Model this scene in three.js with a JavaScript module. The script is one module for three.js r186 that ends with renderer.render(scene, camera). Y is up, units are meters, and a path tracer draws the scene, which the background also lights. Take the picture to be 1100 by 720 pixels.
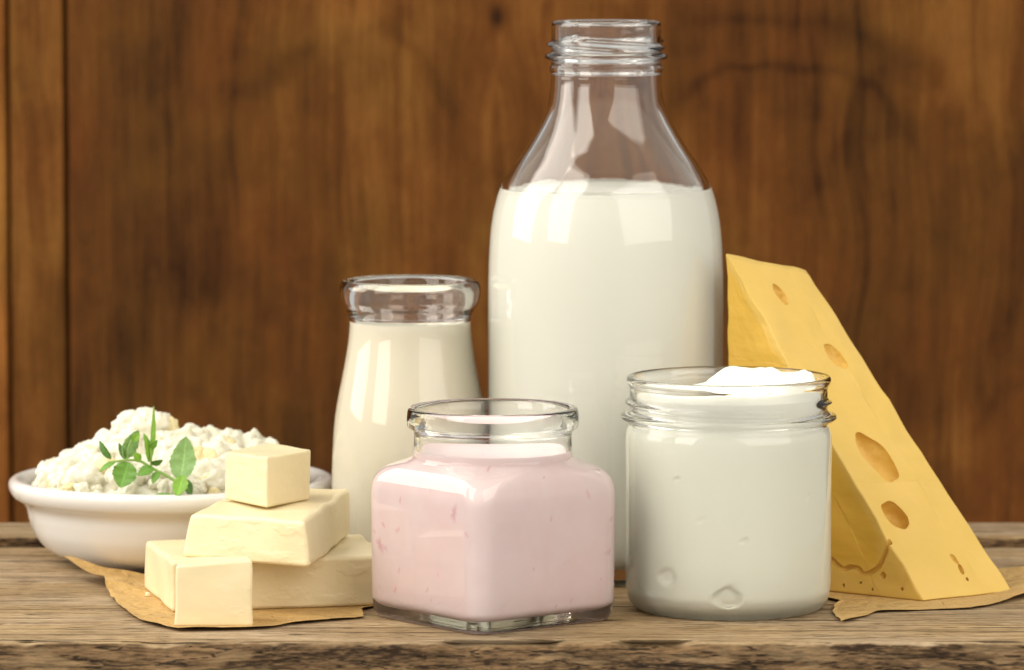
import * as THREE from 'three';
import { RectAreaLightUniformsLib } from 'three/addons/lights/RectAreaLightUniformsLib.js';
import { ImprovedNoise } from 'three/addons/math/ImprovedNoise.js';
import { mergeGeometries } from 'three/addons/utils/BufferGeometryUtils.js';
import { Brush, Evaluator, SUBTRACTION } from 'three-bvh-csg';

// ------------------------------------------------------------------ camera, light, exposure
const scene = new THREE.Scene();
const camera = new THREE.PerspectiveCamera(7.92, 1024 / 670, 0.05, 20);
camera.position.set(-0.0352, 0.2546, 1.8122);
camera.rotation.x = THREE.MathUtils.degToRad(-5.2);
camera.focus = 1.70;
camera.userData.fStop = 15;
const renderer = new THREE.WebGLRenderer({ antialias: true });
renderer.setSize(1024, 670);
renderer.toneMapping = THREE.LinearToneMapping;
renderer.toneMappingExposure = 1.23;
renderer.shadowMap.enabled = true;
RectAreaLightUniformsLib.init();
scene.background = new THREE.Color(0.46, 0.45, 0.42);      // the dim room around the table

function softWindow(name, x, y, z, w, h, intensity, color, tx, ty, tz) {
  const l = new THREE.RectAreaLight(color, intensity, w, h);
  l.name = name;
  l.position.set(x, y, z);
  l.lookAt(tx, ty, tz);
  scene.add(l);
}
// two panes of a tall window on the left, and a broad soft light high on the right behind the camera
softWindow('window_light', -1.12, 0.78, -0.06, 0.74, 1.4, 4.1, 0xfff8ec, -0.05, 0.05, 0.02);
softWindow('window_light_001', -0.92, 0.84, 0.78, 0.62, 1.4, 4.1, 0xfff8ec, -0.05, 0.05, 0.02);
softWindow('room_light', 1.25, 1.15, 1.35, 2.2, 1.9, 2.2, 0xfff6e8, 0.0, 0.05, 0.0);

// ------------------------------------------------------------------ helpers (lengths in centimetres)
const CM = 0.01;
let seed = 7;
const rnd = () => { seed = (seed * 1664525 + 1013904223) >>> 0; return seed / 4294967296; };
const rr = (a, b) => a + (b - a) * rnd();
const clamp = (x, a = 0, b = 1) => Math.min(b, Math.max(a, x));
const lerp = (a, b, t) => a + (b - a) * t;
const sstep = (a, b, x) => { const t = clamp((x - a) / (b - a)); return t * t * (3 - 2 * t); };
const perlin = new ImprovedNoise();
const n3 = (x, y, z) => perlin.noise(x + 31.7, y + 17.3, z + 53.1);
const H = new Float32Array(65536);
for (let i = 0; i < 65536; i++) H[i] = rnd();
function vn(x, y) {                                       // value noise, 0..1
  const xi = Math.floor(x), yi = Math.floor(y), fx = x - xi, fy = y - yi;
  const u = fx * fx * (3 - 2 * fx), v = fy * fy * (3 - 2 * fy);
  const a = H[((xi & 255) << 8) | (yi & 255)], b = H[(((xi + 1) & 255) << 8) | (yi & 255)];
  const c = H[((xi & 255) << 8) | ((yi + 1) & 255)], d = H[(((xi + 1) & 255) << 8) | ((yi + 1) & 255)];
  return (a + (b - a) * u) * (1 - v) + (c + (d - c) * u) * v;
}
function fbm(x, y, o = 4) { let s = 0, a = 0.5, t = 0; for (let i = 0; i < o; i++) { s += a * vn(x, y); t += a; a *= 0.5; x = x * 2.03 + 11.3; y = y * 2.03 + 5.7; } return s / t; }
const enc = (c) => 255 * clamp(c <= 0.0031308 ? c * 12.92 : 1.055 * Math.pow(c, 1 / 2.4) - 0.055);
function texture(w, h, fn, color = true) {
  const d = new Uint8Array(w * h * 4);
  for (let y = 0; y < h; y++) for (let x = 0; x < w; x++) {
    const c = fn((x + 0.5) / w, (y + 0.5) / h), i = (y * w + x) * 4;
    if (color) { d[i] = enc(c[0]); d[i + 1] = enc(c[1]); d[i + 2] = enc(c[2]); } else d[i] = d[i + 1] = d[i + 2] = 255 * clamp(c);
    d[i + 3] = 255;
  }
  const t = new THREE.DataTexture(d, w, h, THREE.RGBAFormat);
  t.magFilter = THREE.LinearFilter; t.minFilter = THREE.LinearFilter;
  t.wrapS = t.wrapT = THREE.RepeatWrapping;
  if (color) t.colorSpace = THREE.SRGBColorSpace;
  t.needsUpdate = true;
  return t;
}
const mix3 = (a, b, t) => [lerp(a[0], b[0], t), lerp(a[1], b[1], t), lerp(a[2], b[2], t)];
const lin = (r, g, b) => new THREE.Color().setRGB(r, g, b);
const taken = {};
function numbered(n) { const k = taken[n] = (taken[n] ?? -1) + 1; return k ? n + '_' + String(k).padStart(3, '0') : n; }
function mesh(name, geo, mat, parent = scene) {
  const m = new THREE.Mesh(geo, mat);
  m.name = parent === scene ? numbered(name) : name;
  m.castShadow = m.receiveShadow = true;
  parent.add(m);
  return m;
}
function thing(name, label, category, x = 0, y = 0, z = 0, turn = 0) {
  const g = new THREE.Group();
  g.name = numbered(name);
  g.position.set(x * CM, y * CM, z * CM); g.rotation.y = turn;
  g.userData = { label, category };
  scene.add(g);
  return g;
}
function smoothNormals(geo) {                              // normals shared by coincident vertices
  const p = geo.attributes.position, idx = geo.index.array, acc = new Map(), keys = new Array(p.count);
  for (let i = 0; i < p.count; i++) {
    const k = Math.round(p.getX(i) * 2e4) + ',' + Math.round(p.getY(i) * 2e4) + ',' + Math.round(p.getZ(i) * 2e4);
    keys[i] = k; if (!acc.has(k)) acc.set(k, new THREE.Vector3());
  }
  const a = new THREE.Vector3(), b = new THREE.Vector3(), c = new THREE.Vector3();
  for (let i = 0; i < idx.length; i += 3) {
    a.fromBufferAttribute(p, idx[i]); b.fromBufferAttribute(p, idx[i + 1]); c.fromBufferAttribute(p, idx[i + 2]);
    b.sub(a); c.sub(a); b.cross(c);
    for (let k = 0; k < 3; k++) acc.get(keys[idx[i + k]]).add(b);
  }
  const n = new Float32Array(p.count * 3);
  for (let i = 0; i < p.count; i++) a.copy(acc.get(keys[i])).normalize().toArray(n, i * 3);
  geo.setAttribute('normal', new THREE.BufferAttribute(n, 3));
  return geo;
}
function makeGeo(pos, uv, idx) {
  const g = new THREE.BufferGeometry();
  g.setAttribute('position', new THREE.Float32BufferAttribute(pos, 3));
  g.setAttribute('uv', new THREE.Float32BufferAttribute(uv, 2));
  g.setIndex(idx);
  return smoothNormals(g).scale(CM, CM, CM);
}
// points joined by a spline; a point with a third value of 1 is a corner where the spline starts anew
function outline(pts, step = 0.1) {
  const out = []; let run = [];
  const flush = () => {
    if (run.length < 2) return;
    const c = new THREE.CatmullRomCurve3(run.map((p) => new THREE.Vector3(p[0], p[1], 0)), false, 'centripetal');
    const n = Math.max(2, Math.ceil(c.getLength() / step));
    c.getPoints(n).forEach((v, i) => { if (i || !out.length) out.push([Math.max(0, v.x), v.y]); });
  };
  for (const p of pts) { run.push(p); if (p[2]) { flush(); run = [p]; } }
  flush();
  return out;
}
// a profile (radius, height) turned round the y axis; at() may reshape every point
function turned(profile, n, at) {
  const pos = [], uv = [], idx = [], m = profile.length;
  let arc = 0;
  for (let i = 0; i < m; i++) {
    if (i) arc += Math.hypot(profile[i][0] - profile[i - 1][0], profile[i][1] - profile[i - 1][1]);
    for (let j = 0; j <= n; j++) {
      const th = ((j % n) / n) * Math.PI * 2, q = at ? at(profile[i][0], profile[i][1], th, i) : [profile[i][0] * Math.cos(th), profile[i][1], profile[i][0] * Math.sin(th)];
      pos.push(...q); uv.push((j / n) * 3, arc / 10);
    }
  }
  for (let i = 0; i < m - 1; i++) for (let j = 0; j < n; j++) {
    const a = i * (n + 1) + j, b = a + 1, c = a + n + 1, d = c + 1;
    if (profile[i][0] > 1e-6) idx.push(a, c, b);
    if (profile[i + 1][0] > 1e-6) idx.push(b, c, d);
  }
  return makeGeo(pos, uv, idx);
}
// eight corners (bottom ring, then top ring, both in the order front-left, front-right, back-right, back-left)
function block(cs, r, n, bulge = 0, nf = 0.5, sd = 0) {
  const V = cs.map((c) => new THREE.Vector3(...c)), d = (a, b) => V[a].distanceTo(V[b]);
  const L = [(d(0, 1) + d(3, 2) + d(4, 5) + d(7, 6)) / 4, (d(0, 4) + d(1, 5) + d(2, 6) + d(3, 7)) / 4, (d(0, 3) + d(1, 2) + d(4, 7) + d(5, 6)) / 4];
  const ticks = L.map((l) => { const t = []; for (let k = 0; k <= 5; k++) t.push((r * k) / 5); for (let k = 1; k < n; k++) t.push(r + ((l - 2 * r) * k) / n); for (let k = 5; k >= 0; k--) t.push(l - (r * k) / 5); return t; });
  const v = new THREE.Vector3(), q = new THREE.Vector3(), a = new THREE.Vector3(), b = new THREE.Vector3();
  const place = (x, y, z) => {
    v.set(x, y, z); q.set(clamp(x, r, L[0] - r), clamp(y, r, L[1] - r), clamp(z, r, L[2] - r));
    v.sub(q); const len = v.length(); if (len > r) v.multiplyScalar(r / len); v.add(q);
    const tx = v.x / L[0], ty = v.y / L[1], tz = v.z / L[2];
    const ring = (o, out) => { out.copy(V[o]).lerp(V[o + 1], tx); q.copy(V[o + 3]).lerp(V[o + 2], tx); return out.lerp(q, tz); };
    ring(0, a); ring(4, b); a.lerp(b, ty);
    if (bulge) a.set(a.x + bulge * n3(a.x * nf + sd, a.y * nf, a.z * nf), a.y + (ty < 0.06 ? 0 : bulge * 0.7 * n3(a.x * nf, a.y * nf + sd, a.z * nf + 9)), a.z + bulge * n3(a.x * nf + 5, a.y * nf, a.z * nf + sd));
    return a;
  };
  const pos = [], uv = [], idx = [];
  const face = (ua, va, f, flip, um, vm) => {
    const o = pos.length / 3, U = ticks[ua], W = ticks[va];
    for (const w of W) for (const u of U) { const c = [0, 0, 0]; c[ua] = u; c[va] = w; c[3 - ua - va] = f; const p = place(...c); pos.push(p.x, p.y, p.z); uv.push(u / 10 + um, w / 10 + vm); }
    for (let j = 0; j < W.length - 1; j++) for (let i = 0; i < U.length - 1; i++) {
      const k = o + j * U.length + i, l = k + U.length;
      if (flip) idx.push(k, l, k + 1, k + 1, l, l + 1); else idx.push(k, k + 1, l, k + 1, l + 1, l);
    }
  };
  // local z runs from front (0) to back, so front faces the camera
  face(0, 1, 0, false, sd * 0.13, 0.1); face(0, 1, L[2], true, 0.3, sd * 0.21); face(0, 2, L[1], false, 0.55, sd * 0.17); face(0, 2, 0, true, 0.2, 0.6); face(2, 1, 0, true, sd * 0.31, 0.4); face(2, 1, L[0], false, 0.7, sd * 0.11);
  return makeGeo(pos, uv, idx);
}
function tube(points, r0, r1, n = 24, rad = 8) {
  const c = new THREE.CatmullRomCurve3(points.map((p) => new THREE.Vector3(...p)));
  const g = new THREE.TubeGeometry(c, n, 1, rad, false), p = g.attributes.position, o = new THREE.Vector3(), v = new THREE.Vector3();
  for (let i = 0; i <= n; i++) { c.getPointAt(i / n, o); for (let j = 0; j <= rad; j++) { const k = i * (rad + 1) + j; v.fromBufferAttribute(p, k).sub(o).multiplyScalar(lerp(r0, r1, i / n)).add(o); p.setXYZ(k, v.x, v.y, v.z); } }
  return g.scale(CM, CM, CM);
}

// ------------------------------------------------------------------ materials
const glass = new THREE.MeshPhysicalMaterial({ name: 'clear_glass', color: 0xffffff, roughness: 0.0, transmission: 1, thickness: 0.2, ior: 1.5, attenuationColor: lin(0.80, 0.90, 0.80), attenuationDistance: 0.08 });
const clearGlass = new THREE.MeshPhysicalMaterial({ name: 'bottle_glass', color: 0xffffff, roughness: 0.0, transmission: 1, thickness: 0.2, ior: 1.5, attenuationColor: lin(0.85, 0.9, 0.86), attenuationDistance: 0.08 });
const dairy = (name, r, g, b, rough = 0.5) => new THREE.MeshPhysicalMaterial({ name, color: lin(r, g, b), roughness: rough });

// ------------------------------------------------------------------ the wall of old boards
function wallTone(x, y, shift) {                           // x, y in cm
  const xs = x; x += shift;
  const swirl = sstep(0, 12, xs) * sstep(3, 13, y);
  const wx = x + 1.3 * (fbm(x * 0.12 + 3, y * 0.05) - 0.5) + swirl * 1.8 * (fbm(x * 0.07 + 9, y * 0.12 + 4, 2) - 0.5) + 0.5 * (fbm(x * 0.4, y * 0.22, 2) - 0.5);
  const kx = xs + 4.2, ky = y - 19.9, kd = Math.hypot(kx * 1.1, ky * 0.8);
  const wk = wx + 1.2 * Math.exp(-kd * kd / 5) * Math.sign(kx || 1);
  const bands = fbm(wk * 0.55, y * 0.03 + 2, 3), fine = fbm(wk * 3.2, y * 0.13, 3), hair = fbm(wk * 11, y * 0.35, 2);
  let t = 0.40 + 0.26 * (bands - 0.5) + 0.20 * (fine - 0.5) + 0.18 * (hair - 0.5) + 0.10 * (fbm(x * 9, y * 3.2, 2) - 0.5);
  t += 0.6 * (fbm(x * 0.11 + 40, y * 0.10 + 7, 3) - 0.5) + 0.34 * (fbm(x * 0.55 + 12, y * 0.4 + 3, 4) - 0.5) - 0.05 * sstep(0.6, 0.75, fbm(x * 0.9 + 31, y * 0.7 + 17, 3));
  const arch = (cx, cy, rx, ry, wob) => { const d = Math.hypot((xs - cx) / rx, (y - cy) / ry) - 1 - wob * (fbm(x * 0.25 + cx, y * 0.25, 3) - 0.5); return Math.exp(-d * d / 0.0035); };
  const mask = (k) => sstep(0.3, 0.6, fbm(x * 0.35 + k, y * 0.4 + k, 2));
  t -= 0.6 * (0.28 * arch(9, 13.5, 5.8, 4.6, 0.5) * mask(3) * sstep(11, 15, y) + 0.22 * arch(8, 14, 9.5, 6.6, 0.5) * mask(8) * sstep(12, 16, y) + 0.22 * arch(-11, 12, 6, 7, 0.4) * mask(14) * sstep(13, 17, y) + 0.16 * arch(15, 8, 6, 9, 0.6) * mask(20));
  const streak = fbm(wk * 1.5 + 70, y * 0.075 + 3, 3);
  t -= 0.13 * sstep(0.58, 0.74, streak);
  t -= 0.5 * Math.exp(-kd * kd / 0.2);
  t = clamp(t);
  const c = t < 0.45 ? mix3([0.030, 0.0125, 0.0042], [0.135, 0.055, 0.0115], t / 0.45) : mix3([0.135, 0.055, 0.0115], [0.33, 0.155, 0.034], (t - 0.45) / 0.55);
  const red = fbm(x * 0.3 + 90, y * 0.22 + 60, 2);
  return [c[0] * (0.73 + 0.10 * red), c[1] * (0.735 - 0.08 * red), c[2] * 0.7];
}
{
  const wall = new THREE.Group(); wall.name = 'wall'; wall.userData = { kind: 'structure', label: 'old brown wooden board wall behind the dairy products', category: 'wall' }; scene.add(wall);
  const boards = [[-46, -26.62], [-26.6, -23.94], [-23.89, 25], [25.06, 52]];
  boards.forEach(([x0, x1], k) => {
    const w = x1 - x0, pale = k === 0 ? 1.5 : 1;
    const W = Math.min(2048, Math.round(w * 34));
    const map = texture(W, 1024, (u, v) => { const c = wallTone(x0 + u * w, -12 + v * 40, k * 37); return [c[0] * pale, c[1] * pale, c[2] * pale]; });
    const bmp = texture(W, 512, (u, v) => { const x = (x0 + u * w + k * 37), y = v * 40; return 0.5 * fbm(x * 3.5 + 1.6 * fbm(x * 0.12 + 3, y * 0.05), y * 0.12, 4) + 0.5 * fbm(x * 0.7, y * 0.05, 2); }, false);
    const m = new THREE.MeshPhysicalMaterial({ name: 'old_board', map, bumpMap: bmp, bumpScale: 0.0014, roughness: 0.65, specularIntensity: 0.12 });
    const b = 0.35, sh = new THREE.Shape([[x0 + 0.02, 0], [x0 + b * 0.4, b], [x1 - b * 0.4, b], [x1 - 0.02, 0], [x1 - 0.02, -2], [x0 + 0.02, -2]].map((p) => new THREE.Vector2(...p)));
    const g = new THREE.ExtrudeGeometry(sh, { depth: 40, bevelEnabled: false });
    g.rotateX(-Math.PI / 2); g.translate(0, -12, 0);     // shape plane (x, y) becomes (x, -z); depth runs up
    const p = g.attributes.position, uv = g.attributes.uv;
    for (let i = 0; i < p.count; i++) { p.setZ(i, -p.getZ(i)); uv.setXY(i, (p.getX(i) - x0) / w, (p.getY(i) + 12) / 40); }
    const ix = []; for (let i = 0; i < p.count; i += 3) ix.push(i, i + 2, i + 1);
    g.setIndex(ix); const g2 = g.toNonIndexed(); g2.computeVertexNormals();
    g2.translate(0, 0, -40.4 + (k === 1 ? -0.15 : 0)); g2.scale(CM, CM, CM);
    mesh('board', g2, m, wall);
  });
}

// ------------------------------------------------------------------ the table of weathered planks
{
  const table = new THREE.Group(); table.name = 'tabletop'; table.userData = { kind: 'structure', label: 'weathered wooden plank tabletop with a rough dark front edge', category: 'table' }; scene.add(table);
  const X0 = -33, X1 = 26, W = X1 - X0;
  // profile: (z, y) from the back edge over the top and down the front
  function plank(z0, z1, top, thick, rough, shift, frontStyle) {
    const prof = []; const steps = Math.max(10, Math.round((z1 - z0) / 0.25));
    const r = rough ? 0.16 : 0.08;
    prof.push([z0, top - thick, 0]); prof.push([z0, top - 0.06, 0]); prof.push([z0 + 0.06, top, 1]);
    for (let k = 1; k < steps; k++) prof.push([lerp(z0 + 0.06, z1 - r, k / steps), top, 1]);
    for (let k = 0; k <= 6; k++) { const a = (k / 6) * Math.PI / 2; prof.push([z1 - r + r * Math.sin(a), top - r + r * Math.cos(a), 2]); }
    for (let k = 1; k <= 14; k++) prof.push([z1, top - r - ((thick - r) * k) / 14, 3]);
    prof.push([z0, top - thick, 4]);
    const n = Math.round(W / (rough ? 0.11 : 0.2)), pos = [], uv = [], idx = [];
    const arcs = [0]; for (let i = 1; i < prof.length; i++) arcs.push(arcs[i - 1] + Math.hypot(prof[i][0] - prof[i - 1][0], prof[i][1] - prof[i - 1][1]));
    for (let i = 0; i < prof.length; i++) for (let j = 0; j <= n; j++) {
      const x = X0 + (W * j) / n; let [z, y, kind] = prof[i];
      const wob = 0.12 * (fbm(x * 0.25 + shift, 3.1, 3) - 0.5);
      if (kind >= 2 && kind < 4) {
        z += wob * (rough ? 3 : 1);
        if (rough) {
          const chip = sstep(0.5, 0.78, fbm(x * 0.42 + shift * 3, 9.2, 3));
          const down = top - y;
          z -= chip * 0.55 * Math.exp(-down * 1.6);
          y -= chip * 0.16 * (kind === 2 ? 1 : 0.5 * Math.exp(-down * 2));
          z += 0.34 * (fbm(x * 0.35 + 5, y * 2.6 + 0.25 * fbm(x * 0.2, 1, 2) + shift, 4) - 0.5) * sstep(0, 0.25, down);
        }
      }
      if (kind === 1) y += 0.02 * (fbm(x * 0.3, z * 2.5 + shift, 3) - 0.5);
      pos.push(x, y, z); uv.push((x - X0) / W, arcs[i] / arcs[arcs.length - 1]);
    }
    for (let i = 0; i < prof.length - 1; i++) for (let j = 0; j < n; j++) { const a = i * (n + 1) + j, c = a + n + 1; idx.push(a, c, a + 1, a + 1, c, c + 1); }
    const total = arcs[arcs.length - 1], edge = arcs[steps + 3 + 2];
    const PH = Math.round(clamp(total * 26, 192, 640));
    const tone = (u, v) => {
      const x = X0 + u * W, q = v * total;
      const wy = q + 0.5 * (fbm(x * 0.09 + shift, q * 0.25, 3) - 0.5) + 0.10 * (fbm(x * 0.5, q * 0.8 + shift, 2) - 0.5);
      const g1 = fbm(x * 0.10 + shift, wy * 1.5, 3), g2 = fbm(x * 0.55 + 7, wy * 7 + shift, 3), g3 = fbm(x * 1.6, wy * 22, 2), sp = fbm(x * 5, q * 12, 2);
      const t = clamp(0.55 + 0.5 * (g1 - 0.5) + 0.55 * (g2 - 0.5) + 0.5 * (g3 - 0.5) + 0.3 * (sp - 0.5));
      const crack = sstep(0.68, 0.74, fbm(x * 0.22 + shift * 2, wy * 5.2 + 3, 4)), nick = sstep(0.72, 0.78, fbm(x * 1.1 + shift, wy * 13 + 40, 2));
      let out = t < 0.5 ? mix3([0.13, 0.088, 0.052], [0.36, 0.275, 0.185], t * 2) : mix3([0.36, 0.275, 0.185], [0.56, 0.47, 0.36], t * 2 - 1);
      out = mix3(out, [0.035, 0.022, 0.012], Math.max(crack, nick * 0.7) * 0.85);
      const split = (1 - sstep(0.004, 0.016, Math.abs(fbm(x * 0.11 + shift * 5, wy * 1.7 + 9, 3) - 0.5))) * sstep(0.5, 0.62, fbm(x * 0.3 + 60, wy * 2 + shift, 2));
      out = mix3(out, [0.045, 0.028, 0.016], split * 0.8);
      const blotch = fbm(x * 0.14 + 20, q * 0.3 + shift, 3), warm = fbm(x * 0.25 + 33, q * 0.5 + shift, 2);
      out = out.map((c, i) => c * (0.62 + 0.45 * blotch) * [1, 0.95 - 0.10 * warm, 0.87 - 0.30 * warm][i]);
      if (frontStyle) {
        const rag = 0.22 * (fbm(x * 0.5, 4.4, 4) - 0.5) + 0.14 * (fbm(x * 2.6, 8.4, 3) - 0.5);
        const f = sstep(edge + rag, edge + 0.09 + rag, q);
        const a = fbm(x * 0.5 + 3, q * 4.4 + 0.8 * fbm(x * 0.4, 6, 2), 4), b2 = fbm(x * 3.2 + 3, q * 26, 4), dark = fbm(x * 0.45 + 50, q * 2.2, 4);
        let fc = mix3([0.035, 0.019, 0.009], [0.24, 0.145, 0.07], clamp(0.45 + 1.6 * (a - 0.5) + 1.7 * (b2 - 0.5)));
        fc = mix3(fc, [0.012, 0.008, 0.004], (1 - sstep(0.008, 0.03, Math.abs(fbm(x * 0.3 + 8, q * 3.1 + 2, 4) - 0.5))) * 0.85);
        fc = mix3(fc, [0.40, 0.27, 0.14], sstep(0.56, 0.66, dark) * 0.35);
        out = mix3(out, fc, f);
      }
      return out;
    };
    const map = texture(2048, PH, tone);
    const bmp = texture(2048, PH, (u, v) => { const x = X0 + u * W, s = v * total, wy = s + 0.7 * (fbm(x * 0.09 + shift, s * 0.25, 3) - 0.5); return 0.5 * fbm(x * 0.55 + 7, wy * 7 + shift, 5) + 0.4 * fbm(x * 1.3, wy * 9, 4) + 0.2 * fbm(x * 4, s * 9, 3); }, false);
    mesh('plank', makeGeo(pos, uv, idx), new THREE.MeshPhysicalMaterial({ name: 'weathered_plank', map, bumpMap: bmp, bumpScale: 0.0014, roughness: 0.75, specularIntensity: 0.4 }), table);
  }
  plank(13.36, 17.35, 0, 4.2, true, 4.1, true);
  plank(3.0, 13.3, -0.002, 4.2, false, 19.7, false);
  plank(-6.8, 2.95, -0.004, 4.2, false, 47.9, false);
  plank(-11.2, -6.85, 0.40, 4.6, false, 71.3, true);
}

// ------------------------------------------------------------------ kraft paper sheets
const kraft = (() => {
  const map = texture(512, 512, (u, v) => { const f = fbm(u * 60, v * 90, 3), g = fbm(u * 220, v * 40, 2), p = fbm(u * 6 + 3, v * 6, 3); const k = 0.86 + 0.14 * (f - 0.5) + 0.12 * (g - 0.5) + 0.22 * (p - 0.5); return [0.68 * k, 0.44 * k, 0.165 * k]; });
  const bmp = texture(512, 512, (u, v) => fbm(u * 24, v * 24, 5), false);
  return new THREE.MeshPhysicalMaterial({ name: 'kraft_paper', map, bumpMap: bmp, bumpScale: 0.002, roughness: 0.7, specularIntensity: 0.35, transmission: 0.1, thickness: 0 });
})();
function sheet(name, label, poly, cx, cz, height) {
  const ring = [];
  for (let i = 0; i < poly.length; i++) {
    const a = poly[i], b = poly[(i + 1) % poly.length], n = Math.max(1, Math.round(Math.hypot(b[0] - a[0], b[1] - a[1]) / 0.22));
    for (let k = 0; k < n; k++) { const x = lerp(a[0], b[0], k / n), z = lerp(a[1], b[1], k / n), e = 0.10 * n3(x * 0.9, z * 0.9, 4) + 0.03 * n3(x * 4, z * 4, 2); ring.push([x + e, z + e]); }
  }
  const K = 22, n = ring.length, pos = [], uv = [], idx = [];
  for (const under of [0, 1]) for (let k = 0; k <= K; k++) for (let j = 0; j < n; j++) {
    const t = k / K, x = lerp(cx, ring[j][0], t), z = lerp(cz, ring[j][1], t);
    pos.push(x, height(x, z, t) + (under ? 0 : 0.02), z); uv.push(x / 12, z / 12);
  }
  const o = (K + 1) * n;
  for (let k = 0; k < K; k++) for (let j = 0; j < n; j++) {
    const a = k * n + j, b = k * n + ((j + 1) % n), c = a + n, d = b + n;
    idx.push(a, b, c, b, d, c, a + o, c + o, b + o, b + o, c + o, d + o);
  }
  for (let j = 0; j < n; j++) { const a = K * n + j, b = K * n + ((j + 1) % n); idx.push(a, b, a + o, b, b + o, a + o); }
  const m = mesh(name, makeGeo(pos, uv, idx), kraft);
  m.userData = { label, category: 'paper' };
}
sheet('kraft_paper', 'brown kraft paper sheet lying under the stacked butter blocks',
  [[-20.35, 1.9], [-19.6, 3.0], [-18.6, 4.5], [-17.9, 8.0], [-17.15, 11.4], [-16.2, 13.6], [-15.1, 15.1], [-13.6, 14.9], [-12.2, 14.55], [-10.4, 12.9], [-8.75, 11.9], [-8.85, 10.3], [-8.3, 9.0], [-8.6, 6.0], [-9.2, 3.1], [-12.5, 2.8], [-16.0, 2.2], [-18.5, 1.5]], -12.8, 8.2,
  (x, z, t) => 0.03 + sstep(-18.0, -20.4, x) * 0.55 + sstep(-16.4, -18.6, x) * 0.30 * (0.6 + n3(x * 0.5, z * 0.45, 1)) + 0.05 * sstep(12.5, 15, z) * (1 + n3(x * 0.9, 3, z)) + sstep(0.9, 1, t) * 0.06 * (1 + n3(x * 0.8, z * 0.8, 7)));
sheet('kraft_paper', 'brown kraft paper sheet lying under the cheese wedge',
  [[7.85, 10.4], [8.0, 13.3], [8.7, 12.0], [9.5, 10.7], [11.2, 10.15], [12.9, 9.9], [14.2, 8.3], [15.3, 7.0], [17.6, 5.3], [17.3, 1.6], [13.6, 0.4], [8.2, -0.6], [4.9, 1.6], [5.2, 3.9], [7.2, 6.0], [8.3, 8.2]], 9.7, 5.2,
  (x, z, t) => 0.03 + sstep(0.88, 1, t) * 0.05 * (1 + n3(x * 0.8, z * 0.8, 3)) + sstep(13.6, 17, x) * 0.38 + sstep(10.8, 13, z) * 0.03);

// ------------------------------------------------------------------ bowl of curd cheese
const bowlAt = [-16.56, -2.85];
{
  const porcelain = new THREE.MeshPhysicalMaterial({ name: 'white_porcelain', color: lin(0.74, 0.725, 0.70), roughness: 0.16, clearcoat: 0.5, clearcoatRoughness: 0.06 });
  const prof = outline([[0, 0.18], [2.6, 0.18, 1], [2.85, 0.02], [3.35, 0.0], [3.7, 0.12], [4.3, 0.32], [4.85, 0.66], [5.25, 1.2], [5.45, 1.75], [5.56, 2.2], [5.75, 2.42], [6.05, 2.62], [6.2, 2.9], [6.2, 3.14], [6.08, 3.27], [5.9, 3.3], [5.7, 3.2], [5.5, 2.95], [5.3, 2.5], [5.05, 1.8], [4.5, 1.0], [3.6, 0.55], [2.0, 0.4], [0, 0.38]], 0.1);
  const b = mesh('serving_bowl', turned(prof, 160), porcelain);
  b.position.set(bowlAt[0] * CM, 0, bowlAt[1] * CM);
  b.userData = { label: 'white porcelain bowl with a thick rolled rim, filled with curd cheese', category: 'bowl' };
}
const heapTop = (x, z) => {                                  // around the bowl's centre
  const r = Math.hypot(x, z) / 5.5;
  let h = 2.75 + 1.55 * Math.sqrt(clamp(1 - r * r * 0.98)) * (0.75 + 0.25 * sstep(1, 0.3, r));
  h += 1.15 * Math.exp(-((x + 1.15) ** 2 + (z + 0.2) ** 2) / 1.5) + 0.35 * Math.exp(-((x - 1.2) ** 2 + z * z) / 1.2) + 0.55 * Math.exp(-((x - 3.3) ** 2 + (z + 0.4) ** 2) / 1.3) - 0.25 * Math.exp(-((x - 2.1) ** 2 + (z) ** 2) / 0.4);
  return h;
};
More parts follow.
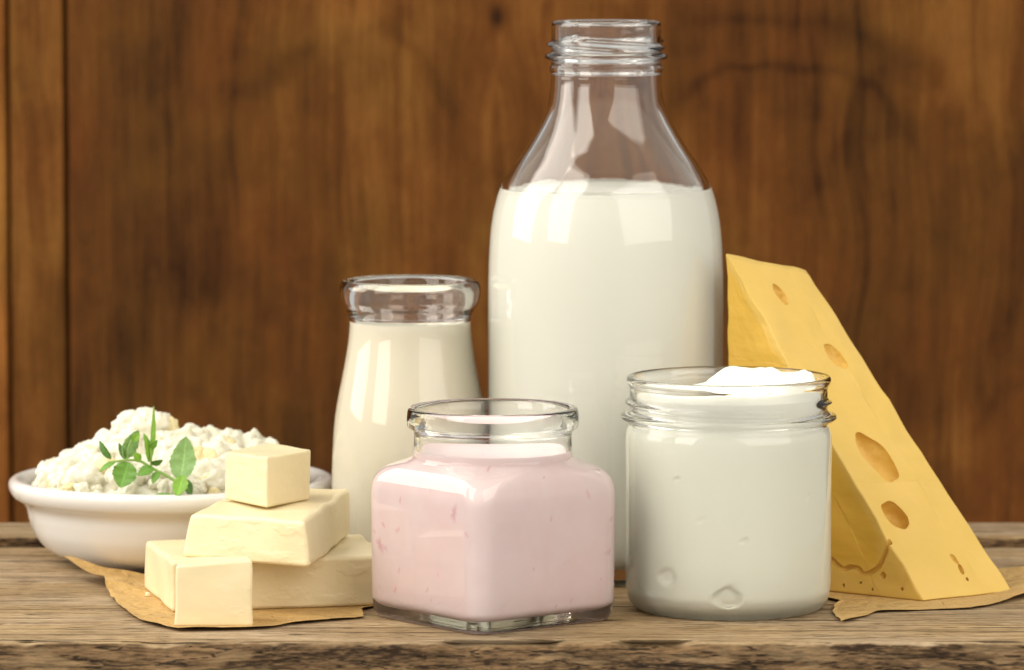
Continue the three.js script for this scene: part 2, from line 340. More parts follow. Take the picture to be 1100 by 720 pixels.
{
  const curdMat = new THREE.MeshPhysicalMaterial({ name: 'curd_cheese', color: lin(0.91, 0.88, 0.73), roughness: 0.6, transmission: 0.3, thickness: 0 });
  const yellowMat = new THREE.MeshPhysicalMaterial({ name: 'yellowish_curd', color: lin(0.90, 0.79, 0.45), roughness: 0.5, transmission: 0.3, thickness: 0 });  // a yellower tone for a few of the grains
  const curd = thing('curd_cheese', 'crumbly white curd cheese heaped in the porcelain bowl', 'curd cheese', bowlAt[0], 0, bowlAt[1]);
  const pos = [], uv = [], idx = [], R = 40, N = 120;
  for (let i = 0; i <= R; i++) for (let j = 0; j < N; j++) {
    const r = 5.42 * (i / R), th = (j / N) * Math.PI * 2, x = r * Math.cos(th), z = r * Math.sin(th);
    const fade = 1 - sstep(0.85, 1, i / R) * 0.7;
    pos.push(x, heapTop(x, z) - 0.12 + fade * (0.35 * n3(x * 1.4, 2, z * 1.4) + 0.22 * n3(x * 3.1, 5, z * 3.1) + 0.1 * n3(x * 7, 8, z * 7)), z); uv.push(x / 10, z / 10);
  }
  for (let i = 0; i < R; i++) for (let j = 0; j < N; j++) { const a = i * N + j, b = i * N + ((j + 1) % N); idx.push(a, b, a + N, b, b + N, a + N); }
  const c = pos.length / 3; pos.push(0, 1.6, 0); uv.push(0, 0);
  for (let j = 0; j < N; j++) idx.push(R * N + j, R * N + ((j + 1) % N), c);
  mesh('heap', makeGeo(pos, uv, idx), curdMat, curd);
  const grains = [];
  for (let k = 0; k < 9; k++) {
    const g = new THREE.IcosahedronGeometry(1, 7), p = g.attributes.position, v = new THREE.Vector3(), s = k * 7.7;
    for (let i = 0; i < p.count; i++) {
      v.fromBufferAttribute(p, i).normalize();
      const f = 1 + 0.45 * n3(v.x * 1.3 + s, v.y * 1.3, v.z * 1.3) + 0.3 * Math.abs(n3(v.x * 2.4, v.y * 2.4 + s, v.z * 2.4)) + 0.08 * n3(v.x * 6.5, v.y * 6.5, v.z * 6.5 + s);
      p.setXYZ(i, v.x * f * 1.1, v.y * f * 0.85, v.z * f);
    }
    g.setIndex([...Array(p.count).keys()]);
    grains.push(smoothNormals(g));
  }
  seed = 4242;
  for (let k = 0; k < 285; k++) {
    const th = rr(0, Math.PI * 2), r = 5.05 * Math.sqrt(rnd()), x = r * Math.cos(th), z = r * Math.sin(th), s = rr(0.2, 0.58) * (r > 4.6 ? 0.7 : 1);
    const m = mesh('curd_grain', grains[k % 9], z > -1 && rnd() < 0.13 ? yellowMat : curdMat, curd);
    m.position.set(x * CM, (heapTop(x, z) + rr(-0.08, 0.16)) * CM, z * CM);
    m.rotation.set(rr(0, 6), rr(0, 6), rr(0, 6)); m.scale.setScalar(s * CM);
  }
}

// ------------------------------------------------------------------ green herb sprig on the curd
{
  const sprig = thing('herb_sprig', 'fresh green herb sprig with small leaves on the white curd cheese', 'herb', -17.06, 3.22, 2.0);
  const leafMats = [[0.17, 0.38, 0.045], [0.27, 0.52, 0.05], [0.10, 0.25, 0.035], [0.30, 0.50, 0.17]].map((c, k) => {
    const map = texture(128, 256, (u, v) => { const d = Math.abs(u - 0.5) * 2, mid = Math.exp(-d * d / 0.004), side = Math.pow(0.5 + 0.5 * Math.cos((v * 9 - d * 1.9) * Math.PI * 2), 10) * (1 - d), q = 0.85 + 0.3 * fbm(u * 8 + k, v * 14, 3); return c.map((x, i) => x * q * (1 + 0.35 * mid + 0.18 * side) + [0.03, 0.04, 0.01][i] * mid); });
    return new THREE.MeshPhysicalMaterial({ name: 'herb_leaf', map, roughness: 0.55, transmission: 0.35, thickness: 0 });
  });
  const stemMat = dairy('herb_stem', 0.22, 0.36, 0.08, 0.5);
  const px = (u, v, z = 0) => [(u - 160) / 28.75, (530 - v) / 28.75, z];
  // a leaf from base to tip with a folded midrib, arched and toothed
  function leaf(b, t, width, m, bend, tilt, teeth = 0, z0 = 0, z1 = 0) {
    const B = new THREE.Vector3(...px(...b, z0)), T = new THREE.Vector3(...px(...t, z1)), ax = T.clone().sub(B), len = ax.length();
    ax.normalize();
    const view = new THREE.Vector3(0, 0, 1), side = new THREE.Vector3().crossVectors(view, ax).normalize().applyAxisAngle(ax, tilt), up = new THREE.Vector3().crossVectors(ax, side);
    const NU = 10, NV = 26, pos = [], uv = [], idx = [], p = new THREE.Vector3();
    for (const under of [0, 1]) for (let j = 0; j <= NV; j++) for (let i = 0; i <= NU; i++) {
      const v = j / NV, s = (i / NU) * 2 - 1, tooth = teeth ? 1 - 0.13 * (((v * teeth) % 1)) * sstep(0.05, 0.2, v) : 1;
      const w = 1.02 * (width / 28.75 / 2) * Math.pow(Math.sin(Math.PI * Math.pow(clamp(v, 0.002, 0.998), 0.8)), 0.75) * tooth;
      p.copy(B).addScaledVector(ax, v * len).addScaledVector(side, s * w).addScaledVector(up, bend * len * (Math.sin(v * Math.PI) * 0.5) + 0.22 * w * Math.abs(s) - 0.05 * w * Math.sin(v * 22 + s * 2) * Math.abs(s) - (under ? 0.018 : 0));
      pos.push(p.x, p.y, p.z); uv.push(i / NU, v);
    }
    const row = NU + 1, o = row * (NV + 1);
    for (let j = 0; j < NV; j++) for (let i = 0; i < NU; i++) { const a = j * row + i; idx.push(a, a + 1, a + row, a + 1, a + row + 1, a + row, a + o, a + row + o, a + 1 + o, a + 1 + o, a + row + o, a + row + 1 + o); }
    for (let j = 0; j < NV; j++) for (const i of [0, NU]) { const a = j * row + i, b2 = a + row; if (i) idx.push(a, a + o, b2, b2, a + o, b2 + o); else idx.push(a, b2, a + o, b2, b2 + o, a + o); }
    mesh('leaf', makeGeo(pos, uv, idx), leafMats[m], sprig);
  }
  mesh('stem', mergeGeometries([
    tube([px(119, 495, 0.5), px(138, 492, 0.62), px(152, 493, 0.66), px(164, 500, 0.66), px(181, 509, 0.7), px(192, 516, 0.74), px(198, 526, 0.7)], 0.045, 0.06),
    tube([px(164, 499, 0.66), px(164, 488, 0.72), px(163, 478, 0.68)], 0.045, 0.035),
    tube([px(138, 492, 0.62), px(139, 480, 0.6), px(143, 470, 0.55)], 0.04, 0.03)]), stemMat, sprig);
  leaf([140, 494], [131, 521], 29, 0, -0.1, 0.25, 7, 0.66, 0.85);
  leaf([121, 491], [108, 472], 9, 2, 0.15, -0.5, 0, 0.55, 0.3);
  leaf([125, 495], [109, 504], 8, 0, 0.15, 0.9, 0, 0.6, 0.75);
  leaf([135, 490], [150, 461], 19, 3, -0.12, 0.5, 6, 0.62, 0.25);
  leaf([136, 491], [129, 474], 9, 2, -0.1, -0.7, 0, 0.62, 0.5);
  leaf([162, 494], [156, 463], 11, 1, 0.14, 0.9, 0, 0.68, 0.6);
  leaf([164, 492], [167, 434], 6.5, 1, 0.03, 0.7, 0, 0.7, 0.5);
  leaf([164, 496], [177, 491], 8, 2, 0.1, 0.6, 0, 0.7, 0.9);
  leaf([166, 500], [150, 507], 13, 0, 0.15, 0.5, 5, 0.7, 1.05);
  leaf([195, 513], [201, 467], 30, 3, -0.16, -0.25, 8, 0.74, 0.5);
  leaf([198, 508], [192, 529], 18, 1, -0.15, 0.3, 4, 0.78, 1.2);
  leaf([199, 512], [207, 530], 11, 2, 0.1, -0.5, 0, 0.7, 0.9);
  leaf([152, 493], [146, 483], 9, 1, 0.1, 0.4, 0, 0.66, 0.9);
  leaf([163, 480], [171, 470], 7, 0, 0.1, 0.3, 0, 0.68, 0.8);
  leaf([145, 472], [152, 463], 8, 1, 0.1, -0.3, 0, 0.55, 0.75);
  leaf([172, 504], [166, 516], 9, 0, 0.1, 0.4, 0, 0.7, 1.0);
  leaf([192, 530], [160, 531], 9, 0, 0.08, 0.9, 0, 1.1, 1.05);
}

// ------------------------------------------------------------------ butter
{
  const map = texture(512, 512, (u, v) => { const s = fbm(u * 5, v * 26, 4), p = fbm(u * 9 + 4, v * 9, 3), k = 1 + 0.015 * (s - 0.5) + 0.06 * (p - 0.5); return [0.88 * k, 0.76 * k, 0.48 * k * (1 + 0.1 * (p - 0.5))]; });
  const bmp = texture(512, 512, (u, v) => 0.2 * fbm(u * 7 + 0.6 * fbm(u * 5, v * 5, 2), v * 15, 4) + 0.6 * fbm(u * 11, v * 11, 5) + 0.25 * sstep(0.45, 0.75, fbm(u * 17, v * 30, 3)) * sstep(0.5, 0.6, fbm(u * 4 + 9, v * 4, 2)), false);
  const butter = new THREE.MeshPhysicalMaterial({ name: 'butter', map, bumpMap: bmp, bumpScale: 0.0006, roughness: 0.38, transmission: 0.16, thickness: 0, specularIntensity: 0.8 });
  const P = 0.055;                                          // top of the paper
  function slab(name, label, bottom, top, y0, y1, r, n, bulge, sd) {
    const ys = (q, k) => (Array.isArray(q) ? q[k] : q);
    const m = mesh(name, block([...bottom.map(([x, z], k) => [x, ys(y0, k), z]), ...top.map(([x, z], k) => [x, ys(y1, k), z])], r, n, bulge, 0.55, sd), butter);
    m.userData = { label, category: 'butter' };
    return m;
  }
  const B = [[-15.62, 10.9], [-7.85, 9.15], [-9.1, 3.35], [-17.0, 5.0]];
  slab('butter_block', 'long butter slab at the bottom of the stack, lying flat on the paper', B, B.map(([x, z]) => [x + 0.03, z - 0.05]), P, 1.86, 0.16, 26, 0.10, 1);
  slab('butter_block', 'small butter block standing on the paper in front of the stack', [[-15.3, 14.35], [-12.5, 14.3], [-12.7, 12.1], [-15.2, 12.1]], [[-15.22, 14.25], [-12.58, 14.3], [-12.75, 12.1], [-15.2, 12.1]], P, [2.22, 2.42, 2.3, 2.15], 0.13, 20, 0.09, 2);
  slab('butter_block', 'skewed butter slab in the middle of the stack, overhanging at the front', [[-15.35, 9.75], [-10.6, 12.6], [-9.5, 3.9], [-13.8, 3.5]], [[-15.0, 9.6], [-10.78, 12.5], [-9.58, 3.85], [-13.6, 3.5]], 1.885, [3.42, 3.56, 3.62, 3.55], 0.17, 26, 0.11, 3);
  slab('butter_block', 'butter cube on top of the stack', [[-13.95, 6.75], [-12.28, 9.35], [-10.86, 6.9], [-12.4, 4.6]], [[-13.95, 6.55], [-12.3, 9.2], [-10.8, 6.9], [-12.4, 4.5]], 3.60, [5.28, 5.44, 5.42, 5.4], 0.10, 18, 0.06, 4);
  const crumb = block([[-0.12, 0, 0.1], [0.12, 0, 0.09], [0.1, 0, -0.1], [-0.1, 0, -0.09], [-0.09, 0.16, 0.08], [0.1, 0.18, 0.06], [0.07, 0.14, -0.08], [-0.09, 0.15, -0.06]], 0.05, 3, 0.05, 6, 9);
  const c = mesh('butter_crumb', crumb, butter); c.position.set(-16.75 * CM, P * CM, 6.95 * CM); c.userData = { label: 'tiny butter crumb on the paper left of the bottom slab', category: 'crumb' };
}

// ------------------------------------------------------------------ glass vessels
// tall milk bottle: twist-off thread raised from the wall of the neck
const threads = (r, y, th, y0, pitch, starts, amp, width, span) => {
  let out = 0;
  for (let k = 0; k < starts; k++) {
    let a = (th - (k * Math.PI * 2) / starts) / (Math.PI * 2); a -= Math.floor(a);
    if (a > span) continue;
    const d = (y - (y0 + pitch * a)) / width;
    out = Math.max(out, amp * Math.exp(-d * d) * sstep(0, 0.06, a) * sstep(span, span - 0.06, a));
  }
  return out;
};
// a thin wet film left on the inner wall above the fill, with a ragged upper edge
const filmMat = new THREE.MeshPhysicalMaterial({ name: 'milk_film', color: lin(0.95, 0.94, 0.88), roughness: 0.75, transmission: 0.72, thickness: 0 });
function film(name, parent, inner, y0, high, sd) {
  const at = (y) => { for (let k = 0; k < inner.length - 1; k++) if (y <= inner[k][1] && y >= inner[k + 1][1]) return lerp(inner[k + 1][0], inner[k][0], (y - inner[k + 1][1]) / (inner[k][1] - inner[k + 1][1])); return inner[0][0]; };
  const pos = [], uv = [], idx = [], n = 220, m = 8;
  for (let j = 0; j <= n; j++) {
    const a = ((j % n) / n) * Math.PI * 2, c = Math.cos(a), q = Math.sin(a);
    const h = high * (0.35 + 0.65 * clamp(0.5 + 1.1 * n3(c * 1.3 + sd, q * 1.3, sd)) + 0.4 * n3(c * 5, q * 5 + sd, 1) + 0.25 * n3(c * 14, q * 14, sd));
    for (let i = 0; i <= m; i++) { const y = y0 + Math.max(0.02, h) * (i / m), r = at(y) - 0.012; pos.push(r * c, y, r * q); uv.push(j / n, i / m); }
  }
  for (let j = 0; j < n; j++) for (let i = 0; i < m; i++) { const k = j * (m + 1) + i, l = k + m + 1; idx.push(k, k + 1, l, k + 1, l + 1, l); }
  mesh(name, makeGeo(pos, uv, idx), filmMat, parent);
}
{
  const b = thing('milk_bottle', 'tall glass milk bottle with a threaded neck, mostly full of white milk', 'bottle', 0, 0, 0);
  const outer = [[0, 0.35], [2.6, 0.3], [3.5, 0.08], [3.85, 0], [4.2, 0.14], [4.36, 0.55], [4.4, 1.2], [4.42, 4], [4.42, 8], [4.42, 10.5], [4.39, 11.8], [4.31, 13.0], [4.16, 13.87], [3.97, 14.5], [3.57, 15.2], [3.0, 16.05], [2.46, 16.97], [2.2, 17.6], [2.1, 18.1], [2.07, 18.6], [2.07, 18.8], [2.12, 18.92], [2.12, 19.02], [2.07, 19.12], [2.08, 19.27], [2.27, 19.36], [2.3, 19.43], [2.24, 19.52], [2.07, 19.6], [2.06, 19.9], [2.05, 20.4], [2.05, 20.62], [2.0, 20.74], [1.9, 20.76], [1.83, 20.68]];
  const inner = [[1.8, 20.4], [1.8, 19.0], [1.83, 18.2], [1.93, 17.55], [2.2, 16.88], [2.74, 15.95], [3.3, 15.1], [3.7, 14.38], [3.9, 13.78], [4.06, 12.9], [4.15, 11.75], [4.18, 10.5], [4.18, 8], [4.18, 4], [4.14, 1.3], [3.9, 0.85], [3.2, 0.68], [0, 0.8]];
  const prof = outline([...outer, ...inner], 0.055);
  const nOut = prof.findIndex((p, i) => i > 50 && p[1] > 20.7 && p[0] < 1.86);
  mesh('glass', turned(prof, 180, (r, y, th, i) => {
    if (i < nOut && y > 19.5 && y < 20.6) r += threads(r, y, th + 0.9, 19.62, 0.85, 3, 0.16, 0.085, 0.5);
    return [r * Math.cos(th), y, r * Math.sin(th)];
  }), clearGlass, b);
  const mi = inner.slice().reverse().filter((p) => p[1] < 14.0).map(([r, y]) => [r ? r + 0.07 : 0, y - 0.06]);
  mesh('milk', turned(outline([...mi, [3.81, 14.26], [3.77, 14.42], [3.6, 14.39], [3.2, 14.37, 1], [0, 14.37]], 0.12), 140), dairy('milk', 0.992, 0.983, 0.885, 0.4), b);
  film('milk_film', b, inner, 14.4, 0.15, 3);
}
{
  const b = thing('yogurt_bottle', 'small round glass bottle with a thick rolled rim, full of cream coloured drink', 'bottle', -7.36, 0, -0.5);
  const outer = [[0, 0.3], [1.8, 0.22], [2.4, 0], [2.75, 0.15], [2.92, 0.6], [2.97, 2], [2.97, 3.4], [2.94, 4.6], [2.86, 5.7], [2.7, 6.7], [2.5, 7.7], [2.35, 8.6], [2.28, 9.3], [2.29, 9.6], [2.4, 9.85], [2.58, 10.15], [2.65, 10.5], [2.63, 10.8], [2.53, 10.98], [2.38, 11.02], [2.26, 10.95], [2.18, 10.75]];
  const inner = [[2.13, 10.4], [2.08, 9.9], [2.06, 9.3], [2.12, 8.6], [2.27, 7.7], [2.47, 6.7], [2.62, 5.7], [2.7, 4.6], [2.73, 3.4], [2.73, 2], [2.66, 1.0], [2.3, 0.7], [0, 0.65]];
  mesh('glass', turned(outline([...outer, ...inner], 0.06), 150), clearGlass, b);
  const mi = inner.slice().reverse().filter((p) => p[1] < 9.0).map(([r, y]) => [r ? r + 0.07 : 0, y - 0.06]);
  mesh('milk_drink', turned(outline([...mi, [2.13, 9.3], [2.08, 9.44], [1.85, 9.36, 1], [0, 9.35]], 0.12), 120), dairy('cultured_milk', 0.972, 0.905, 0.735, 0.4), b);
  film('milk_film', b, inner, 9.42, 0.16, 11);
  const froth = [];
  seed = 99;
  for (let k = 0; k < 46; k++) { const s = new THREE.IcosahedronGeometry(rr(0.03, 0.075), 2); const a = rr(0, 6.28), r = rr(1.5, 1.98); s.translate(r * Math.cos(a), 9.4 + rr(0, 0.04), r * Math.sin(a)); froth.push(s); }
  const fr = mesh('froth', mergeGeometries(froth).scale(CM, CM, CM), dairy('froth', 0.9, 0.87, 0.78, 0.4), b); fr.userData.kind = 'stuff';
}
// square jar: section goes from a rounded square to a circle
const squareR = (a, c, th) => {
  const cx = Math.abs(Math.cos(th)), sx = Math.abs(Math.sin(th)), t = a / Math.max(cx, sx), lo = Math.min(cx, sx) * t;
  if (c >= a - 1e-6) return a;
  if (lo <= a - c) return t;
  const k = (a - c) * (cx + sx), q = 2 * (a - c) * (a - c) - c * c;
  return k + Math.sqrt(Math.max(0, k * k - q));
};
{
  const b = thing('yogurt_jar', 'square glass jar with a round open neck, full of pink berry yogurt', 'jar', -4.2, 0, 11.85, THREE.MathUtils.degToRad(-51.5));
  // [half side, roundness of the section 0 square .. 1 circle, height]
  const outer = [[0, 0, 0.22], [2.3, 0, 0.16], [2.75, 0, 0.02], [3.0, 0, 0.03], [3.16, 0, 0.2], [3.22, 0, 0.55], [3.24, 0, 1.1], [3.25, 0, 2.2], [3.26, 0, 3.4], [3.26, 0, 4.5], [3.24, 0.03, 4.85], [3.17, 0.09, 5.14], [3.08, 0.27, 5.37], [2.96, 0.58, 5.54], [2.86, 0.85, 5.67], [2.8, 1, 5.8], [2.79, 1, 6.1], [2.8, 1, 6.6], [2.88, 1, 6.72], [3.0, 1, 6.82], [3.03, 1, 7.0], [3.02, 1, 7.3], [2.97, 1, 7.46], [2.87, 1, 7.52], [2.72, 1, 7.44]];
  const inner = [[2.66, 1, 7.2], [2.62, 1, 6.6], [2.6, 1, 6.0], [2.61, 0.97, 5.62], [2.7, 0.65, 5.4], [2.82, 0.32, 5.2], [2.92, 0.1, 4.92], [3.0, 0.03, 4.6], [3.02, 0, 4.0], [3.02, 0, 3.2], [3.01, 0, 2], [2.99, 0, 0.95], [2.93, 0, 0.62], [2.66, 0, 0.47], [0, 0, 0.45]];
  const curve = (pts, step) => { const c = new THREE.CatmullRomCurve3(pts.map((p) => new THREE.Vector3(...[p[0], p[2], p[1]])), false, 'centripetal'); return c.getPoints(Math.ceil(c.getLength() / step)); };
  const solid = (pts, step, n, grow = 0) => { const c = curve(pts, step); return turned(c.map((v) => [Math.max(0, v.x), v.y]), n, (r, y, th, i) => { const q = clamp(c[i].z), a = r + (r > 0.01 ? grow : 0), rad = squareR(a, lerp(a * 0.21, a, q), th + Math.PI / 4 - Math.PI / 4); return [rad * Math.cos(th), y, rad * Math.sin(th)]; }); };
  mesh('glass', solid([...outer, ...inner], 0.06, 224), clearGlass, b);
  seed = 31;
  const spots = []; for (let k = 0; k < 95; k++) spots.push([rnd(), rnd(), rr(0.0012, 0.0042) * (rnd() < 0.12 ? 1.9 : 1), rr(0.5, 1), rr(0, 6.28)]);
  const map = texture(2048, 768, (u, v) => {
    let k = 0;
    for (const [sx, sy, s, w, ph] of spots) { const dx = Math.abs(u - sx), dy = (v - sy) * 0.36; if (dx > 0.014 || Math.abs(dy) > 0.014) continue; const an = Math.atan2(dy, u - sx), d = Math.hypot(dx, dy) / (s * (1 + 0.45 * Math.sin(an * 2 + ph) + 0.25 * Math.sin(an * 5 + ph))); k = Math.max(k, w * sstep(1.5, 0.2, d)); }
    const q = fbm(u * 40, v * 14, 3) - 0.5, h = fbm(u * 14 + 6, v * 6, 3);
    return mix3([0.955 + 0.01 * q, 0.785 + 0.06 * q - 0.03 * h, 0.775 + 0.06 * q - 0.03 * h], [0.80, 0.40, 0.46], k * 0.7);
  });
  const yog = new THREE.MeshPhysicalMaterial({ name: 'berry_yogurt', map, roughness: 0.4 });
  map.repeat.set(1 / 3, 1);
  const fill = [...inner.slice().reverse().filter((p) => p[2] < 5.9), [2.58, 1, 5.98], [2.4, 1, 5.95], [2.0, 1, 5.9], [0, 1, 5.9]];
  mesh('yogurt', solid(fill, 0.1, 224, 0.08), yog, b);
}
{
  const J = [4.22, 9.34];
  const b = thing('cream_jar', 'round threaded glass jar of thick white sour cream with a swirl above the rim', 'jar', J[0], 0, J[1]);
  const outer = [[0, 0.2], [2.4, 0.16], [3.0, 0.0], [3.3, 0.05], [3.55, 0.3], [3.66, 0.75], [3.68, 1.4], [3.68, 3], [3.68, 5], [3.68, 6.2], [3.63, 6.45], [3.55, 6.62], [3.57, 6.72], [3.78, 6.8], [3.86, 6.88], [3.84, 6.97], [3.65, 7.05], [3.55, 7.15], [3.54, 7.6], [3.55, 7.95], [3.62, 8.1], [3.65, 8.22], [3.62, 8.33], [3.54, 8.36], [3.46, 8.3]];
  const inner = [[3.4, 8.0], [3.37, 7.4], [3.38, 6.8], [3.42, 6.3], [3.44, 5], [3.44, 3], [3.44, 1.2], [3.38, 0.65], [3.05, 0.38], [0, 0.36]];
  const prof = outline([...outer, ...inner], 0.05), nOut = prof.findIndex((p, i) => i > 50 && p[1] > 8.25 && p[0] < 3.47);
  mesh('glass', turned(prof, 220, (r, y, th, i) => {
    if (i < nOut && y > 7.05 && y < 8.15) r += threads(r, y, th + 2.35, 7.2, 0.62, 2, 0.17, 0.09, 0.47);
    return [r * Math.cos(th), y, r * Math.sin(th)];
  }), glass, b);
  // the fill follows the wall; a few air pockets lie against the glass
  const pockets = [[1.63, 1.0, 0.44, 0.2], [2.28, 1.5, 0.3, 0.12], [1.45, 2.9, 0.09, 0.1], [0.72, 4.3, 0.08, 0.09], [1.9, 3.6, 0.07, 0.09], [2.15, 5.0, 0.08, 0.09]];
  const top = (x, z) => {
    const a = Math.atan2(z, x);
    const right = sstep(-1.3, 0.9, x + 0.25 * z);
    let h = 7.86 + 0.30 * right * (0.75 + 0.25 * sstep(2.5, -1, z)) + 0.10 * n3(x * 0.7, 1, z * 0.7);
    h += 0.52 * Math.exp(-((x + 0.1) ** 2 / 0.6 + (z + 1.4) ** 2 / 0.9)) * sstep(-1.05, -0.6, x) + 0.26 * Math.exp(-((x - 1.7) ** 2 / 1.6 + (z + 1.2) ** 2 / 1.1)) + 0.2 * Math.exp(-((x - 2.6) ** 2 / 0.5 + (z - 0.5) ** 2 / 2));
    h += (0.09 * Math.sin(Math.hypot(x - 1.0, z + 0.7) * 4.2 + a * 1.3) + 0.05 * n3(x * 2.2, 4, z * 2.2)) * (0.3 + right);
    h -= 0.35 * Math.exp(-((x + 2.1) ** 2 / 1.5 + (z + 1.4) ** 2 / 1.4));
    return h;
  };
  const wall = outline([[0, 0.3], [3.08, 0.32], [3.45, 0.62], [3.51, 1.2], [3.51, 3], [3.51, 5], [3.5, 6.15], [3.46, 6.4], [3.33, 6.7], [3.31, 7.66]], 0.06).map((p) => [...p, 0]);
  const lid = []; for (let k = 1; k <= 44; k++) lid.push([3.31 * (1 - k / 44), 7.66, k / 44]);
  const all = [...wall, ...lid];
  mesh('sour_cream', turned(all, 200, (r, y, th, i) => {
    const t = all[i][2];
    if (i >= wall.length) { const x = r * Math.cos(th), z = r * Math.sin(th); y = lerp(7.66, top(x, z), sstep(0, 0.08, t)); }
    else for (const [pa, py, pr, dep] of pockets) { const d = Math.hypot((th - pa) * 3.5, (y - py) * 1.15) / (pr * (1 + 0.7 * n3(th * 4, y * 1.9, pa * 3))); if (d < 1.25) r -= dep * sstep(1.25, 0.7, d); }
    return [r * Math.cos(th), y, r * Math.sin(th)];
  }), dairy('sour_cream', 0.993, 0.988, 0.865, 0.45), b);
}

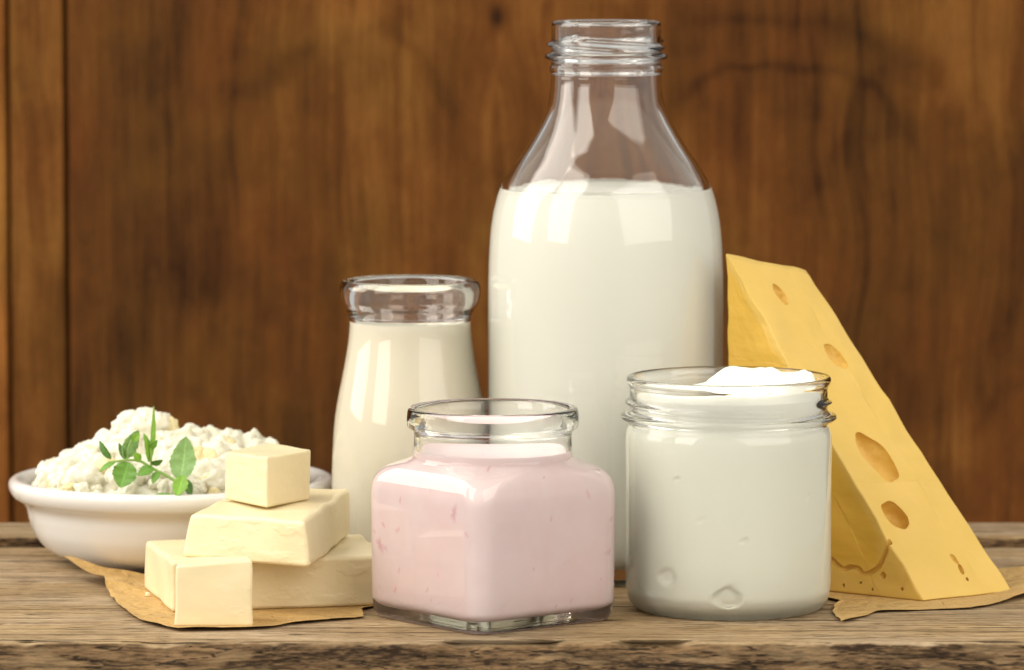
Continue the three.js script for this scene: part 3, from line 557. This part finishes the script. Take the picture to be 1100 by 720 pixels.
// ------------------------------------------------------------------ cheese wedge
{
  const map = texture(512, 512, (u, v) => { const s = fbm(u * 6, v * 22, 4), p = fbm(u * 8 + 4, v * 8, 3), k = 1 + 0.05 * (s - 0.5) + 0.06 * (p - 0.5); return [0.92 * k, 0.93 * k, 0.9 * k * (1 + 0.2 * (p - 0.5))]; });
  const bmp = texture(512, 512, (u, v) => 0.3 * fbm(u * 3, v * 26, 3) + 0.6 * fbm(u * 12, v * 12, 5), false);
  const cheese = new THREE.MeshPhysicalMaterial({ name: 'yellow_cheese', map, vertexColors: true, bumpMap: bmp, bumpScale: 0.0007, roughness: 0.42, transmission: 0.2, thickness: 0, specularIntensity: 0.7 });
  const y0 = 0.06;
  const L = [4.5, y0, 2.8], F = [11.36, y0, 8.2], G = [14.85, y0, 5.63], K = [7.98, y0, 0.2], T = [4.46, 12.25, 2.76], T2 = [7.6, 11.42, 0.2];
  const near = (p, q, s) => p.map((x, i) => x + (q[i] - x) * s);
  const body = block([L, F, G, K, T, near(T, F, 0.012), near(T2, G, 0.012), T2], 0.07, 30, 0.11, 0.75, 5);
  { const p = body.attributes.position; for (let i = 0; i < p.count; i++) { const h = p.getY(i) * 100 / 12.25, w = -0.22 * Math.sin(Math.PI * clamp(h)) * (1 - h * 0.4); p.setX(i, p.getX(i) + (w * 0.487 + 0.02 * n3(p.getX(i) * 260, p.getY(i) * 260, p.getZ(i) * 260)) * CM * sstep(4.6, 6, p.getX(i) * 100)); } smoothNormals(body.scale(100, 100, 100)); body.scale(CM, CM, CM); }
  const inside = [0.91, 0.625, 0.165], shadeAmber = [0.91, 0.57, 0.09];
  const paint = (g, fn) => { const p = g.attributes.position, c = new Float32Array(p.count * 3); for (let i = 0; i < p.count; i++) { const k = fn(i, p.getX(i), p.getY(i), p.getZ(i)); c.set(k, i * 3); } g.setAttribute('color', new THREE.BufferAttribute(c, 3)); return g; };
  const front = (30 + 10) * (30 + 10);
  // side face painted the amber of its shade; paler below crack and at edge
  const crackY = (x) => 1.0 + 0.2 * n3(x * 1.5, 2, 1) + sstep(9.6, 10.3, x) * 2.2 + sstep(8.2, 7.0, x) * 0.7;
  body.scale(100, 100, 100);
  paint(body, (i, x, y, z) => { if (i >= front) return inside; const edge = (1 - (x - 4.46) / 6.9) * 12.25 - y; return mix3(inside, shadeAmber, sstep(-0.1, 0.1, y - crackY(x)) * 0.85 * sstep(0.25, 0.7, edge + 0.25 * n3(x, y, z)) + 0.15); });
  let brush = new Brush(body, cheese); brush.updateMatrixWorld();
  const ev = new Evaluator(); ev.useGroups = false; ev.attributes = ['position', 'normal', 'uv', 'color'];
  const nrm = new THREE.Vector3(0.487, 0.571, 0.661), left = new THREE.Vector3(-0.62, 0, 0.784);
  const cut = (geo) => { paint(geo, () => [0.89, 0.56, 0.12]); const c = new Brush(geo, cheese); c.updateMatrixWorld(); brush = ev.evaluate(brush, c, SUBTRACTION); brush.updateMatrixWorld(); };  // hole and crack walls painted deeper orange for shade and bounced light inside
  function eye([x, y, z], along, a, bb, depth, sink, s) {                // an irregular round hole
    const g = new THREE.IcosahedronGeometry(1, 9), p = g.attributes.position, v = new THREE.Vector3();
    const up = new THREE.Vector3(0, 1, 0).addScaledVector(along, -along.y).normalize(), side = new THREE.Vector3().crossVectors(up, along);
    up.applyAxisAngle(along, s[1]); side.applyAxisAngle(along, s[1]);
    for (let i = 0; i < p.count; i++) {
      v.fromBufferAttribute(p, i); const f = 1 + 0.16 * n3(v.x * 1.3 + s[0], v.y * 1.3, v.z * 1.3);
      const q = new THREE.Vector3(x, y, z).addScaledVector(side, v.x * a * f).addScaledVector(up, v.y * bb * f).addScaledVector(along, v.z * depth * f - sink);
      p.setXYZ(i, q.x, q.y, q.z);
    }
    g.setIndex([...Array(p.count).keys()]); smoothNormals(g);
    cut(g);
  }
  eye([6.5, 10.75, 2.36], nrm, 0.28, 0.5, 0.4, 0.0, [1, 0.35]);
  eye([8.6, 8.55, 2.75], nrm, 0.34, 0.62, 0.4, 0.14, [2, 0.5]);
  eye([9.9, 4.95, 4.95], nrm, 0.62, 1.12, 0.75, 0.05, [3, 0.45]);
  eye([10.45, 2.95, 6.25], nrm, 0.5, 0.66, 0.75, 0.12, [4, 0.5]);
  eye([12.66, 1.35, 6.1], nrm, 0.12, 0.26, 0.2, 0, [5, 0.3]);
  eye([12.85, 0.95, 6.25], nrm, 0.11, 0.24, 0.2, 0, [6, -0.2]);
  eye([13.05, 0.6, 6.42], nrm, 0.07, 0.08, 0.12, 0, [7, 0]);
  eye([9.95, 0.85, 7.1], left, 0.13, 0.13, 0.16, 0, [8, 0]);
  eye([8.62, 0.35, 6.04], left, 0.06, 0.07, 0.1, 0, [9, 0]);
  eye([9.2, 0.5, 6.5], left, 0.06, 0.05, 0.1, 0, [10, 0]);
  eye([10.6, 0.42, 7.6], left, 0.07, 0.08, 0.1, 0, [12, 0]);
  eye([9.6, 0.3, 6.82], left, 0.05, 0.06, 0.1, 0, [13, 0]);
  // the long crack across the side, rising into the lower hole
  const crack = [[7.2, 1.75, 4.92], [7.75, 1.5, 5.35], [8.16, 1.3, 5.67], [8.55, 0.93, 5.98], [8.85, 1.04, 6.22], [9.05, 1.0, 6.38], [9.38, 0.86, 6.63], [9.83, 1.2, 6.99], [10.06, 1.75, 7.17], [10.2, 2.3, 7.28], [10.3, 2.95, 7.3]];
  const cg = new THREE.TubeGeometry(new THREE.CatmullRomCurve3(crack.map((p) => new THREE.Vector3(...p))), 60, 0.11, 7, false);
  { const p = cg.attributes.position; for (let i = 0; i < p.count; i++) { const w = 0.05 * n3(p.getX(i) * 3, p.getY(i) * 3, p.getZ(i) * 3); p.setXYZ(i, p.getX(i) + w + 0.02, p.getY(i) + w, p.getZ(i) + w - 0.03); } }
  const capped = (() => {                                               // close the tube's ends
    const ix = [...cg.index.array], n = cg.attributes.position.count;
    for (let k = 1; k < 6; k++) { ix.push(0, k, k + 1); ix.push(n - 8, n - 8 + k + 1, n - 8 + k); }
    cg.setIndex(ix); return cg;
  })();
  cut(capped);
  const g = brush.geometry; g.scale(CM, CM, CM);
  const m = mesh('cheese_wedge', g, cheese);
  m.userData = { label: 'yellow cheese wedge with round holes and a crack, standing on its rind', category: 'cheese' };
}

renderer.render(scene, camera);
